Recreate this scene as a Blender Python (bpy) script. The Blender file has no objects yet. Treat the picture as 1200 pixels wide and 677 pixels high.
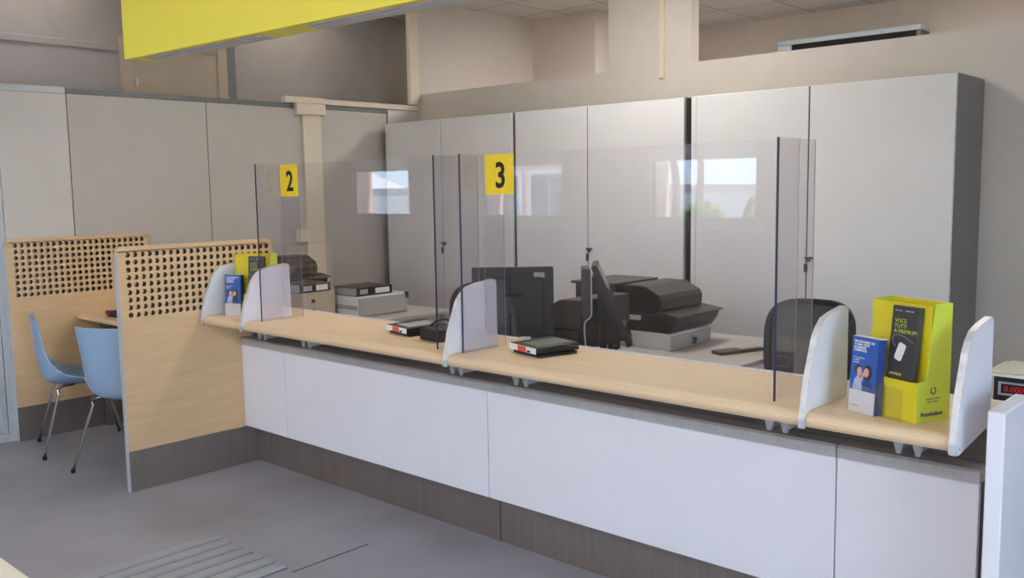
import bpy, bmesh, math, random
from mathutils import Vector, Matrix
random.seed(7)
sc = bpy.context.scene
COL = sc.collection
PI = math.pi

# ------------------------------------------------------------------ materials
def lin(c):
    out = []
    for v in c:
        v = v / 255.0
        out.append(v / 12.92 if v <= 0.04045 else ((v + 0.055) / 1.055) ** 2.4)
    return tuple(out) + (1.0,)

def mat(name, rgb, rough=0.5, metal=0.0, var=0.06, scale=(3, 3, 3), spec=0.5, bump=0.0, bscale=60, detail=3, coat=0.0, emit=None, estr=0.0):
    m = bpy.data.materials.new(name)
    m.use_nodes = True
    nt = m.node_tree
    b = nt.nodes['Principled BSDF']
    base = lin(rgb)
    tc = nt.nodes.new('ShaderNodeTexCoord')
    mp = nt.nodes.new('ShaderNodeMapping')
    mp.inputs['Scale'].default_value = scale
    nt.links.new(tc.outputs['Object'], mp.inputs['Vector'])
    nz = nt.nodes.new('ShaderNodeTexNoise')
    nz.inputs['Scale'].default_value = 2.0
    nz.inputs['Detail'].default_value = detail
    nt.links.new(mp.outputs['Vector'], nz.inputs['Vector'])
    cr = nt.nodes.new('ShaderNodeValToRGB')
    cr.color_ramp.elements[0].position = 0.3
    cr.color_ramp.elements[1].position = 0.7
    cr.color_ramp.elements[0].color = tuple(max(0, c * (1 - var)) for c in base[:3]) + (1,)
    cr.color_ramp.elements[1].color = tuple(min(1, c * (1 + var)) for c in base[:3]) + (1,)
    nt.links.new(nz.outputs['Fac'], cr.inputs['Fac'])
    nt.links.new(cr.outputs['Color'], b.inputs['Base Color'])
    b.inputs['Roughness'].default_value = rough
    b.inputs['Metallic'].default_value = metal
    b.inputs['Specular IOR Level'].default_value = spec
    if coat:
        b.inputs['Coat Weight'].default_value = coat
        b.inputs['Coat Roughness'].default_value = 0.1
    if bump:
        n2 = nt.nodes.new('ShaderNodeTexNoise')
        n2.inputs['Scale'].default_value = bscale
        nt.links.new(tc.outputs['Object'], n2.inputs['Vector'])
        bp = nt.nodes.new('ShaderNodeBump')
        bp.inputs['Strength'].default_value = bump
        bp.inputs['Distance'].default_value = 0.002
        nt.links.new(n2.outputs['Fac'], bp.inputs['Height'])
        nt.links.new(bp.outputs['Normal'], b.inputs['Normal'])
    if emit:
        b.inputs['Emission Color'].default_value = lin(emit)
        b.inputs['Emission Strength'].default_value = estr
    return m

def clear_mat(name, tint=(0.93, 0.92, 0.95), ior=1.49):
    """thin clear sheet: each surface passes most of the light and mirrors the Fresnel share"""
    m = bpy.data.materials.new(name)
    m.use_nodes = True
    nt = m.node_tree
    nt.nodes.remove(nt.nodes['Principled BSDF'])
    out = nt.nodes['Material Output']
    tr = nt.nodes.new('ShaderNodeBsdfTransparent')
    tr.inputs['Color'].default_value = tint + (1,)
    gl = nt.nodes.new('ShaderNodeBsdfGlossy')
    gl.inputs['Roughness'].default_value = 0.0
    gl.inputs['Color'].default_value = (1, 1, 1, 1)
    # Schlick from the view angle, the same from both sides of the sheet
    lw = nt.nodes.new('ShaderNodeLayerWeight')
    lw.inputs['Blend'].default_value = 0.5
    pw = nt.nodes.new('ShaderNodeMath'); pw.operation = 'POWER'
    nt.links.new(lw.outputs['Facing'], pw.inputs[0]); pw.inputs[1].default_value = 5.0
    r0 = ((ior - 1) / (ior + 1)) ** 2
    ml = nt.nodes.new('ShaderNodeMath'); ml.operation = 'MULTIPLY_ADD'
    nt.links.new(pw.outputs[0], ml.inputs[0]); ml.inputs[1].default_value = 1 - r0; ml.inputs[2].default_value = r0
    mx = nt.nodes.new('ShaderNodeMixShader')
    nt.links.new(ml.outputs[0], mx.inputs['Fac'])
    nt.links.new(tr.outputs[0], mx.inputs[1])
    nt.links.new(gl.outputs[0], mx.inputs[2])
    nt.links.new(mx.outputs[0], out.inputs['Surface'])
    return m

def ceiling_mat():
    m = mat('ceiling_tiles', (206, 203, 198), 0.9, var=0.02)
    nt = m.node_tree
    b = nt.nodes['Principled BSDF']
    tc = nt.nodes.new('ShaderNodeTexCoord')
    br = nt.nodes.new('ShaderNodeTexBrick')
    br.offset = 0.0
    br.inputs['Scale'].default_value = 1.0
    br.inputs['Brick Width'].default_value = 0.6
    br.inputs['Row Height'].default_value = 0.6
    br.inputs['Mortar Size'].default_value = 0.008
    br.inputs['Color1'].default_value = lin((208, 204, 198))
    br.inputs['Color2'].default_value = lin((200, 197, 192))
    br.inputs['Mortar'].default_value = lin((140, 136, 130))
    nt.links.new(tc.outputs['Object'], br.inputs['Vector'])
    nt.links.new(br.outputs['Color'], b.inputs['Base Color'])
    return m

MT = {}
MT['floor'] = mat('grey_floor', (154, 152, 158), 0.5, var=0.13, scale=(0.9, 0.9, 1), detail=6, bump=0.05, bscale=90)
MT['ceiling'] = ceiling_mat()
MT['wall'] = mat('warm_wall_paint', (208, 198, 186), 0.85, var=0.02)
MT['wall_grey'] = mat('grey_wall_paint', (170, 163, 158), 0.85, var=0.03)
MT['partition'] = mat('grey_laminate', (190, 182, 172), 0.45, var=0.02)
MT['partition_light'] = mat('light_grey_laminate', (206, 199, 190), 0.45, var=0.02)
MT['rail'] = mat('dark_grey_metal_rail', (112, 113, 112), 0.4, 0.6, var=0.04)
MT['alu'] = mat('pale_aluminium', (194, 197, 199), 0.4, 0.15, var=0.04)
MT['bracket'] = mat('grey_metal_bracket', (172, 172, 172), 0.4, 0.3, var=0.04)
MT['duct'] = mat('cream_plastic_duct', (222, 208, 184), 0.5, var=0.02)
MT['doorp'] = mat('beige_door_paint', (188, 172, 150), 0.6, var=0.03)
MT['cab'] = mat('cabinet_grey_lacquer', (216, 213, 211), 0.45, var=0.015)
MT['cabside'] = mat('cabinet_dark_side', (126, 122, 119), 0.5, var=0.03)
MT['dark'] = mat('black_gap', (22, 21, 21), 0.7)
MT['wood'] = mat('beech_veneer', (218, 184, 142), 0.42, var=0.07, scale=(14, 1.4, 14), detail=5)
MT['wood_counter'] = mat('beech_counter', (228, 199, 160), 0.38, var=0.06, scale=(1.5, 16, 16), detail=5)
MT['hole'] = mat('raw_board_core', (96, 70, 48), 0.8, var=0.1)
MT['steel'] = mat('brushed_steel', (158, 148, 142), 0.36, 0.8, var=0.07, scale=(30, 30, 1))
MT['rail_steel'] = mat('satin_steel_rail', (190, 186, 184), 0.45, 0.25, var=0.06, scale=(30, 30, 1))
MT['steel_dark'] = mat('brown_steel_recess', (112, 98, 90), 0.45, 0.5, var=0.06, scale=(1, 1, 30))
MT['white'] = mat('white_laminate', (231, 230, 236), 0.35, var=0.012)
MT['white_edge'] = mat('worn_white_edge', (214, 211, 207), 0.4, 0.1, var=0.12, scale=(20, 20, 20))
MT['clear'] = clear_mat('clear_acrylic', (0.955, 0.95, 0.965))
MT['clear_side'] = clear_mat('grey_acrylic', (0.925, 0.915, 0.93))
MT['acr_edge'] = mat('acrylic_edge_dark', (58, 56, 78), 0.15, var=0.1)
MT['acr_light'] = mat('acrylic_edge_pale', (176, 170, 176), 0.2, var=0.1)
MT['glue'] = mat('glue_seam', (150, 144, 150), 0.25, var=0.4, scale=(30, 30, 30))
MT['glass'] = clear_mat('window_glass', (0.985, 0.99, 0.99), 1.5)
MT['yellow'] = mat('yellow_sign_panel', (236, 224, 92), 0.5, var=0.01)
MT['yellow_lit'] = mat('backlit_yellow_face', (236, 224, 92), 0.5, var=0.01, emit=(240, 226, 70), estr=0.07)
MT['yellow_tape'] = mat('yellow_sticker', (250, 215, 40), 0.5, var=0.05, scale=(30, 1, 4))
MT['ink'] = mat('black_ink', (24, 24, 24), 0.6)
MT['acid'] = mat('yellow_green_card', (228, 210, 36), 0.45, var=0.02)
MT['acid_side'] = mat('lime_card_side', (204, 214, 70), 0.45, var=0.02)
MT['booklet'] = mat('charcoal_booklet', (62, 61, 62), 0.4, var=0.03)
MT['blue_card'] = mat('blue_leaflet', (48, 90, 172), 0.4, var=0.05)
MT['blue_dark'] = mat('blue_leaflet_side', (34, 62, 128), 0.45, var=0.05)
MT['paper'] = mat('white_paper', (232, 232, 230), 0.6, var=0.01)
MT['skin'] = mat('printed_skin_tone', (222, 170, 144), 0.5, var=0.05)
MT['hair'] = mat('printed_dark_hair', (62, 46, 44), 0.5, var=0.1)
MT['shirt'] = mat('printed_pale_shirt', (176, 190, 214), 0.5, var=0.08)
MT['blue_shell'] = mat('blue_plastic_shell', (148, 174, 202), 0.38, var=0.015)
MT['chrome'] = mat('chrome', (205, 203, 200), 0.12, 1.0, var=0.02)
MT['rubber'] = mat('black_rubber', (30, 30, 31), 0.7)
MT['black'] = mat('black_plastic', (27, 26, 27), 0.45, var=0.06)
MT['brown_black'] = mat('dark_brown_plastic', (60, 49, 44), 0.42, var=0.05)
MT['mesh'] = mat('charcoal_mesh_fabric', (86, 82, 82), 0.8, var=0.1, scale=(80, 80, 80), bump=0.3, bscale=500)
MT['screen'] = mat('dark_glossy_screen', (46, 42, 42), 0.18, var=0.05)
MT['desk'] = mat('grey_beige_desk', (192, 184, 174), 0.4, var=0.02)
MT['drawer_white'] = mat('white_metal_box', (224, 223, 220), 0.4, var=0.015)
MT['drawer_grey'] = mat('grey_metal_box', (176, 172, 168), 0.45, var=0.02)
MT['beige_box'] = mat('beige_metal_box', (188, 172, 150), 0.5, var=0.03)
MT['red'] = mat('red_orange_plastic', (226, 74, 34), 0.4, var=0.1)
MT['dark_red'] = mat('dark_red_plastic', (136, 50, 44), 0.4)
MT['green_pad'] = mat('dull_green_pad', (104, 122, 92), 0.3, var=0.05)
MT['purple'] = mat('purple_plastic', (86, 66, 122), 0.5)
MT['cable_white'] = mat('pale_cable', (206, 203, 200), 0.5)
MT['led'] = mat('red_led', (120, 10, 10), 0.4, emit=(255, 30, 20), estr=0.12)
MT['cream'] = mat('cream_laminate', (228, 222, 204), 0.4, var=0.01)
MT['tactile'] = mat('grey_tactile_rubber', (160, 162, 165), 0.6, var=0.03)
MT['tactile_base'] = mat('grey_tactile_base', (112, 114, 117), 0.7, var=0.04)
MT['groove'] = mat('dark_floor_joint', (82, 80, 82), 0.8)
MT['strip'] = mat('grey_light_channel', (196, 190, 196), 0.4, 0.1)
MT['fill_lamp'] = mat('fill_diffuser', (245, 243, 238), 0.6, emit=(253, 250, 248), estr=16.0)
MT['fill_lamp_dim'] = mat('dim_fill_diffuser', (245, 243, 238), 0.6, emit=(255, 244, 230), estr=2.0)
MT['blind'] = mat('pale_roller_blind', (214, 214, 210), 0.8, var=0.03)
nt = MT['blind'].node_tree
tl = nt.nodes.new('ShaderNodeBsdfTranslucent'); tl.inputs['Color'].default_value = lin((226, 226, 222))
mxs = nt.nodes.new('ShaderNodeMixShader'); mxs.inputs['Fac'].default_value = 0.45
nt.links.new(nt.nodes['Principled BSDF'].outputs[0], mxs.inputs[1]); nt.links.new(tl.outputs[0], mxs.inputs[2])
nt.links.new(mxs.outputs[0], nt.nodes['Material Output'].inputs['Surface'])
MT['headland'] = mat('sandy_headland', (196, 182, 168), 0.9, var=0.1)
MT['stone'] = mat('pink_plaster', (222, 186, 166), 0.85, var=0.05)
MT['ground_out'] = mat('pale_paving', (206, 198, 186), 0.9, var=0.08)
MT['leaf'] = mat('hedge_leaves', (132, 158, 96), 0.7, var=0.35, scale=(12, 12, 12))
MT['flower'] = mat('pink_flowers', (206, 120, 128), 0.7, var=0.3, scale=(12, 12, 12))
MT['bark'] = mat('grey_bark', (112, 104, 98), 0.9, var=0.2)
MT['facade'] = mat('white_facade', (232, 226, 216), 0.8, var=0.03)
MT['roof'] = mat('terracotta_roof', (178, 128, 100), 0.8, var=0.1)
MT['pane_dark'] = mat('grey_window_pane', (96, 106, 110), 0.2)  # grey glass colour of the house windows
MT['canvas'] = mat('white_canvas', (238, 236, 232), 0.8)
MT['ac'] = mat('pale_blue_grey_casing', (206, 216, 226), 0.4, var=0.02)

# ------------------------------------------------------------------ mesh helpers
def nb():
    return bmesh.new()

def box(bm, x0, y0, z0, x1, y1, z1):
    x0, x1 = min(x0, x1), max(x0, x1); y0, y1 = min(y0, y1), max(y0, y1); z0, z1 = min(z0, z1), max(z0, z1)
    v = [bm.verts.new(p) for p in ((x0, y0, z0), (x1, y0, z0), (x1, y1, z0), (x0, y1, z0), (x0, y0, z1), (x1, y0, z1), (x1, y1, z1), (x0, y1, z1))]
    for f in ((3, 2, 1, 0), (4, 5, 6, 7), (0, 1, 5, 4), (1, 2, 6, 5), (2, 3, 7, 6), (3, 0, 4, 7)):
        bm.faces.new([v[i] for i in f])
    return bm

def B(*a):
    return box(nb(), *a)

def prism(bm, pts, axis, a0, a1):
    """extrude a 2D outline along an axis; outline is (y,z) for x, (x,z) for y, (x,y) for z"""
    def P(p, a):
        if axis == 'x': return (a, p[0], p[1])
        if axis == 'y': return (p[0], a, p[1])
        return (p[0], p[1], a)
    A = [bm.verts.new(P(p, a0)) for p in pts]
    Bv = [bm.verts.new(P(p, a1)) for p in pts]
    fs = [bm.faces.new(A), bm.faces.new(Bv[::-1])]
    n = len(pts)
    for i in range(n):
        fs.append(bm.faces.new((A[i], Bv[i], Bv[(i + 1) % n], A[(i + 1) % n])))
    bmesh.ops.recalc_face_normals(bm, faces=fs)
    return bm

def tube(bm, pts, r, seg=8, cap=True):
    pts = [Vector(p) for p in pts]
    rr = r if isinstance(r, (list, tuple)) else [r] * len(pts)
    rings = []
    ref = None
    for i, p in enumerate(pts):
        if i == 0: d = pts[1] - pts[0]
        elif i == len(pts) - 1: d = pts[-1] - pts[-2]
        else: d = (pts[i + 1] - pts[i]).normalized() + (pts[i] - pts[i - 1]).normalized()
        d.normalize()
        if ref is None or abs(ref.dot(d)) > 0.98:
            ref = Vector((0, 0, 1)) if abs(d.z) < 0.9 else Vector((1, 0, 0))
        a = d.cross(ref).normalized(); b = d.cross(a).normalized()
        rings.append([bm.verts.new(p + (a * math.cos(2 * PI * k / seg) + b * math.sin(2 * PI * k / seg)) * rr[i]) for k in range(seg)])
    fs = []
    for i in range(len(rings) - 1):
        for k in range(seg):
            fs.append(bm.faces.new((rings[i][k], rings[i][(k + 1) % seg], rings[i + 1][(k + 1) % seg], rings[i + 1][k])))
    if cap:
        fs.append(bm.faces.new(rings[0][::-1])); fs.append(bm.faces.new(rings[-1]))
    bmesh.ops.recalc_face_normals(bm, faces=fs)
    return bm

def cyl(bm, c, r, h, seg=20, r2=None):
    return tube(bm, [(c[0], c[1], c[2]), (c[0], c[1], c[2] + h)], [r, r if r2 is None else r2], seg)

def smoothpath(pts, n=6):
    """Catmull-Rom through the points"""
    P = [Vector(p) for p in pts]
    out = []
    for i in range(len(P) - 1):
        p0 = P[max(i - 1, 0)]; p1 = P[i]; p2 = P[i + 1]; p3 = P[min(i + 2, len(P) - 1)]
        for k in range(n):
            t = k / n
            out.append(0.5 * ((2 * p1) + (p2 - p0) * t + (2 * p0 - 5 * p1 + 4 * p2 - p3) * t * t + (3 * p1 - p0 - 3 * p2 + p3) * t ** 3))
    out.append(P[-1])
    return out

def rrect(x0, y0, x1, y1, r, n=5, corners=(1, 1, 1, 1)):
    """rounded rectangle outline; corners order: bottom-left, bottom-right, top-right, top-left"""
    pts = []
    for (cx, cy, a, on) in ((x0 + r, y0 + r, PI, corners[0]), (x1 - r, y0 + r, 1.5 * PI, corners[1]), (x1 - r, y1 - r, 0, corners[2]), (x0 + r, y1 - r, 0.5 * PI, corners[3])):
        if on:
            for k in range(n + 1):
                t = a + 0.5 * PI * k / n
                pts.append((cx + r * math.cos(t), cy + r * math.sin(t)))
        else:
            pts.append((cx + r * (1 if math.cos(a + PI / 4) > 0 else -1), cy + r * (1 if math.sin(a + PI / 4) > 0 else -1)))
    return pts

WM = {}
def mk(name, bm, m, parent=None, bevel=0.0, smooth=False, local=False, solid=0.0, sub=0):
    """link a bmesh as ONE object. Shapes are given in world metres unless local=True (then in the root's own frame)."""
    if parent is not None and not local:
        bm.transform(WM[parent.name].inverted())
    me = bpy.data.meshes.new(name)
    if smooth:
        for f in bm.faces: f.smooth = True
    bm.to_mesh(me); bm.free()
    o = bpy.data.objects.new(name, me)
    COL.objects.link(o)
    if m is not None:
        for mm in (m if isinstance(m, (list, tuple)) else [m]):
            me.materials.append(mm)
    if solid:
        s = o.modifiers.new('thickness', 'SOLIDIFY'); s.thickness = solid; s.offset = 0
    if bevel:
        b = o.modifiers.new('bevel', 'BEVEL'); b.width = bevel; b.segments = 2; b.limit_method = 'ANGLE'; b.angle_limit = math.radians(40)
    if sub:
        s = o.modifiers.new('sub', 'SUBSURF'); s.levels = sub; s.render_levels = sub
    if parent is not None:
        o.parent = parent
        WM[o.name] = WM[parent.name]
    else:
        WM[o.name] = Matrix.Identity(4)
    return o

def tag(o, label, cat, group=None):
    o['label'] = label; o['category'] = cat
    if group: o['group'] = group
    return o

def thing(name, label, cat, loc=(0, 0, 0), rz=0.0, group=None):
    o = bpy.data.objects.new(name, None)
    o.empty_display_size = 0.1
    COL.objects.link(o)
    o.location = loc; o.rotation_euler = (0, 0, rz)
    WM[o.name] = Matrix.Translation(loc) @ Matrix.Rotation(rz, 4, 'Z')
    return tag(o, label, cat, group)

def struct(name, bm, m, parent=None, **k):
    o = mk(name, bm, m, parent, **k)
    if parent is None: o['kind'] = 'structure'
    return o

def structroot(name, loc=(0, 0, 0)):
    o = bpy.data.objects.new(name, None); COL.objects.link(o); o.location = loc
    o['kind'] = 'structure'
    WM[o.name] = Matrix.Translation(loc)
    return o

def dup(root, loc, rz, label, group=None):
    def rec(o, parent):
        c = o.copy(); COL.objects.link(c); c.parent = parent
        WM[c.name] = WM[o.name]
        for ch in [x for x in bpy.data.objects if x.parent == o and x.name != c.name]:
            rec(ch, c)
        return c
    r = rec(root, None)
    r.location = loc; r.rotation_euler = (0, 0, rz)
    r['label'] = label
    if group: r['group'] = group
    WM[r.name] = Matrix.Translation(loc) @ Matrix.Rotation(rz, 4, 'Z')
    return r

def text(name, s, size, m, parent, M, local=True, align='LEFT', bold=0.0, ext=0.0004, sx=1.0, sp=1.0):
    """flat lettering; M places the text's x/y plane"""
    cu = bpy.data.curves.new(name, 'FONT')
    cu.body = s; cu.size = size; cu.extrude = ext; cu.offset = bold; cu.align_x = align; cu.space_line = sp
    cu.resolution_u = 3
    tmp = bpy.data.objects.new(name + '_curve', cu); COL.objects.link(tmp)
    dg = bpy.context.evaluated_depsgraph_get(); dg.update()
    me = bpy.data.meshes.new_from_object(tmp.evaluated_get(dg))
    bpy.data.objects.remove(tmp); bpy.data.curves.remove(cu)
    bm = nb(); bm.from_mesh(me); bpy.data.meshes.remove(me)
    bm.transform(M @ Matrix.Diagonal((sx, 1, 1, 1)))
    return mk(name, bm, m, parent, local=local)

def upright(origin, facing=0.0):
    """matrix for lettering standing upright and read from -y (facing = turn about z)"""
    return Matrix.Translation(origin) @ Matrix.Rotation(facing, 4, 'Z') @ Matrix.Rotation(PI / 2, 4, 'X')

# ------------------------------------------------------------------ numbers of the place
CEIL = 3.35
XP = -6.4785            # face of the left partition
YB = 5.82            # face of the low back wall
YF = -2.0            # front wall with the windows
XR = 3.6             # right wall

# ------------------------------------------------------------------ setting
struct('floor', B(-9.5, YF - 0.35, -0.12, XR + 0.2, 9.4, 0.0), MT['floor'])
struct('ceiling', B(-11.5, YF - 0.35, CEIL, XR + 0.2, 9.6, CEIL + 0.2), MT['ceiling'])

# front wall with window openings (behind the camera; seen mirrored in the screens)
WIN = [(-10.0, -8.84), (-7.55, -6.33), (-5.22, -4.03), (-2.85, -1.65), (-0.5, 0.7), (1.8, 3.0)]
WZ0, WZ1 = 1.26, 2.35
bm = nb()
prev = -11.5
for (a, b) in WIN:
    box(bm, prev, YF - 0.35, 0, a, YF, CEIL)
    box(bm, a, YF - 0.35, 0, b, YF, WZ0)
    box(bm, a, YF - 0.35, WZ1, b, YF, CEIL)
    prev = b
box(bm, prev, YF - 0.35, 0, XR + 0.2, YF, CEIL)
struct('wall_front', bm, MT['wall'])
for i, (a, b) in enumerate(WIN):
    r = structroot('window_%d' % (i + 1), (a, YF, WZ0))
    f = nb()
    t = 0.05
    for bx in ((a, YF - .1, WZ0, a + t, YF - .04, WZ1), (b - t, YF - .1, WZ0, b, YF - .04, WZ1), (a, YF - .1, WZ0, b, YF - .04, WZ0 + t), (a, YF - .1, WZ1 - t, b, YF - .04, WZ1)):
        box(f, *bx)
    mk('window_frame', f, MT['alu'], r, bevel=0.004)
    mk('window_glass', B(a + t, YF - .075, WZ0 + t, b - t, YF - .069, WZ1 - t), MT['glass'], r)
    mk('window_sill', B(a - .06, YF + .005, WZ0 - .075, b + .06, YF + .13, WZ0 - .045), MT['white'], r, bevel=0.005)
    bl = nb()
    for k in range(14):
        box(bl, a + .02, YF - .03, 1.86 + k * .035, b - .02, YF - .018, 1.86 + k * .035 + .033)
    mk('roller_blind', bl, MT['blind'], r)
    rv = nb()
    box(rv, a - .002, YF - .349, WZ0, a + .012, YF - .11, WZ1)
    box(rv, b - .012, YF - .349, WZ0, b + .002, YF - .11, WZ1)
    mk('reveal', rv, MT['stone'], r)

# right wall with a glazed entrance
bm = nb()
box(bm, XR, YF - .35, 0, XR + .2, -1.4, CEIL)
box(bm, XR, 1.6, 0, XR + .2, 9.4, CEIL)
box(bm, XR, -1.4, 2.5, XR + .2, 1.6, CEIL)
struct('wall_right', bm, MT['wall'])
r = structroot('door_1', (XR, 0, 0))
f = nb()
for y in (-1.4, 0.07, 1.54):
    box(f, XR + .06, y, 0, XR + .12, y + .06, 2.5)
box(f, XR + .06, -1.34, 2.44, XR + .12, 1.54, 2.5); box(f, XR + .06, -1.34, 0, XR + .12, 1.54, .08)
mk('door_frame', f, MT['alu'], r)
mk('door_glass', B(XR + .085, -1.34, .08, XR + .095, 1.54, 2.44), MT['glass'], r)

# back: low wall with the column standing in its face, rooms behind it
bm = nb()
box(bm, XP, YB, 0, XR, YB + .14, 2.49)
box(bm, -4.295, YB, 2.49, -3.565, YB + .10, CEIL)
struct('wall_back', bm, MT['wall'])
bm = nb()
box(bm, XP, 7.45, 0, -5.66, 9.2, CEIL)
struct('wall_box', bm, MT['wall'])
struct('wall_rear', B(-5.66, 9.2, 0, XR, 9.4, CEIL), MT['wall'])
struct('wall_recess', B(-6.62, YB, 0, XP, 9.2, CEIL), MT['wall'])
# dim corridor on the other side of the left partition
struct('wall_left', B(-7.5, 1.2, 0, -7.3, 9.2, CEIL), MT['wall_grey'])
bm = nb()
box(bm, -7.5, 9.2, 0, -6.5, 9.4, CEIL)
struct('wall_corridor_end', bm, MT['wall_grey'])
bm = nb()
box(bm, -9.5, 1.2, 0, -7.5, 1.4, CEIL); box(bm, -11.7, YF - .35, 0, -11.5, 1.2, CEIL); box(bm, -11.7, 1.2, 0, -9.5, 1.4, CEIL)
struct('wall_side', bm, MT['wall_grey'])
struct('trim_1', B(-11.5, YF - .35, -.1, -9.5, 1.2, 0.0), MT['floor'])

# cream pipe duct and the door on the corridor wall
struct('trim_2', B(-7.3, 1.4, 2.735, -7.282, 3.40, 2.795), MT['wall_grey'], bevel=0.01)
d = structroot('door_2', (-7.3, 3.85, 0))
f = nb()
box(f, -7.3, 3.40, 0, -7.25, 3.50, 2.86); box(f, -7.3, 4.24, 0, -7.25, 4.33, 2.86); box(f, -7.3, 3.50, 2.78, -7.25, 4.24, 2.86)
mk('door_frame', f, MT['doorp'], d, bevel=0.006)
mk('door_leaf', B(-7.29, 3.50, 0.01, -7.265, 4.24, 2.78), MT['doorp'], d, bevel=0.004)
h = nb()
for z in (.4, 1.4, 2.47): cyl(h, (-7.255, 3.52, z), .011, .07, 10)
mk('hinge', h, MT['duct'], d)
struct('shadow_strip', B(-7.3, 4.335, 0, -7.285, 4.43, CEIL), MT['rail'])  # dark strip painted for the soft shadow beside the door frame

# left partition: laminate panels under a dark top rail
w = structroot('wall_partition', (XP, 4, 0))
for (y0, y1, m, z1) in ((2.20, 2.640, 'partition_light', 2.295), (2.646, 3.668, 'partition', 2.30), (3.674, 4.60, 'partition', 2.30), (4.606, 5.44, 'partition', 2.30), (5.455, 5.815, 'partition_light', 2.335)):
    mk('panel', B(XP - .05, y0, 0.0, XP, y1, z1), MT[m], w, bevel=0.002)
mk('core', B(XP - .045, 2.2, 0, XP - .008, 5.815, 2.29), MT['dark'], w)
mk('top_rail', B(XP - .055, 2.64, 2.302, XP + .004, 5.45, 2.337), MT['rail'], w)
mk('glass_rail', B(XP - .05, 2.20, 2.297, XP, 2.638, 2.34), MT['alu'], w)
g = structroot('door_3', (XP, 1.8, 0))
f = nb()
box(f, XP - .05, 2.135, 0, XP, 2.197, 2.34); box(f, XP - .05, 1.2, 0, XP, 2.135, .06); box(f, XP - .05, 1.2, 2.28, XP, 2.135, 2.34)
box(f, XP - .05, 2.09, .06, XP - .004, 2.131, 2.28)
mk('door_frame', f, MT['alu'], g, bevel=0.003)
mk('door_glass', B(XP - .03, 1.2, .06, XP - .02, 2.09, 2.28), MT['glass'], g)

# cable ducts
t = thing('cable_duct', 'cream vertical cable duct with square junction box on grey partition', 'cable duct', (XP, 4.61, 0))
mk('duct', B(XP, 4.52, 0, XP + .035, 4.70, 2.26), MT['duct'], t, bevel=0.004)
mk('junction_box', B(XP + .0005, 4.45, 2.245, XP + .06, 4.735, 2.338), MT['duct'], t, bevel=0.006)
mk('socket_box', B(XP, 4.41, 1.20, XP + .05, 4.56, 1.31), MT['duct'], t, bevel=0.006)
t = thing('cable_duct', 'cream cable duct running along partition top then up wall corner', 'cable duct', (XP, 5.2, 2.34))
f = nb(); box(f, XP - .03, 4.36, 2.339, XP + .03, 4.74, 2.39); box(f, XP - .03, 4.7401, 2.339, XP + .02, 5.80, 2.385)
mk('flat_duct', f, MT['duct'], t, bevel=0.004)
mk('riser', B(XP, 5.70, 2.392, XP + .04, 5.81, CEIL), MT['duct'], t, bevel=0.004)
t = tag(mk('cable_duct', B(-3.825, YB - .02, 2.40, -3.785, YB, CEIL), MT['duct'], bevel=0.004), 'thin cream cable duct running up the face of the wall column', 'cable duct')

# floor joint and tactile strip
struct('trim_4', B(-3.268, 2.146, 0.0002, -3.260, 2.56, 0.001), MT['groove'])
bm = nb()
box(bm, -3.90, 1.06, 0.0005, -3.31, 2.15, 0.004)
o = thing('tactile_strip', 'ribbed grey tactile paving strip set on the grey floor', 'tactile paving', (-3.6, 1.4, 0))
mk('base', bm, MT['tactile_base'], o)
for k in range(7):
    bm = nb()
    x = -3.872 + k * 0.087
    prism(bm, [(x - .031, .004), (x + .031, .004), (x + .026, .014), (x - .026, .014)], 'y', 1.06, 2.148)
    mk('rib', bm, MT['tactile'], o)
# cream low table whose corner shows at the lower left
t = thing('low_table', 'cream low table corner at the bottom left of view', 'table', (-3.9, .75, 0))
ZT = 0.40
mk('tabletop', B(-3.95, .46, ZT - .03, -3.01, 1.039, ZT), MT['cream'], t, bevel=0.004)
for (x, y) in ((-3.90, .50), (-3.06, .50), (-3.90, .99), (-3.06, .99)):
    mk('leg', tube(nb(), [(x, y, 0), (x, y, ZT - .03)], .018, 10), MT['alu'], t)

# ------------------------------------------------------------------ cabinets along the back wall
def cabinet(x0, xm, x1, label, first=False, gap=0.0):
    t = thing('storage_cabinet', label, 'cabinet', ((x0 + x1) / 2, 5.56, 0), 0, 'grey storage cabinets along the back wall')
    H = 2.197
    bm = nb()
    box(bm, x0, 5.335, 0.0, x0 + .02, 5.80, H); box(bm, x1 - .02, 5.335, 0.0, x1, 5.80, H)
    box(bm, x0 + .02, 5.335, H - .02, x1 - .02, 5.80, H); box(bm, x0 + .02, 5.335, 0, x1 - .02, 5.80, .08)
    box(bm, x0 + .02, 5.78, .08, x1 - .02, 5.80, H - .02)
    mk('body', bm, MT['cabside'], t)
    if not gap and not first: mk('gap_shade', B(x1 + .001, 5.345, 0, x1 + .031, 5.365, H - .01), MT['dark'], t)  # black strip stands in for the shade between neighbouring cabinets
    if gap: mk('frame_post', B(x0 - gap, 5.326, 0, x0 - .007, 5.36, H), MT['cab'], t, bevel=.003)
    for (a, b, off) in ((x0 + .002, xm - .004, 0), (xm + .004, x1 - .002, 0)):
        mk('door', B(a, 5.312 - off, .085, b, 5.333 - off, H - .002), MT['cab'], t, bevel=0.003)
    mk('edge_strip', B(xm - .004, 5.318, .085, xm + .004, 5.334, H - .004), MT['dark'], t)
    hd = nb()
    cyl(hd, (xm + .02, 5.300, 1.15), .011, .022, 10); box(hd, xm - .004, 5.292, 1.166, xm + .042, 5.312, 1.178)
    h = mk('handle', hd, MT['rubber'], t)
    k = nb(); box(k, xm - .012, 5.304, 1.085, xm + .010, 5.310, 1.135)
    mk('key', k, MT['rubber'], h)
    return t
cabinet(-6.355, -5.645, -4.845, 'grey two door storage cabinet nearest the left partition')
cabinet(-4.812, -4.112, -3.305, 'grey two door storage cabinet in the middle of the row')
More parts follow.
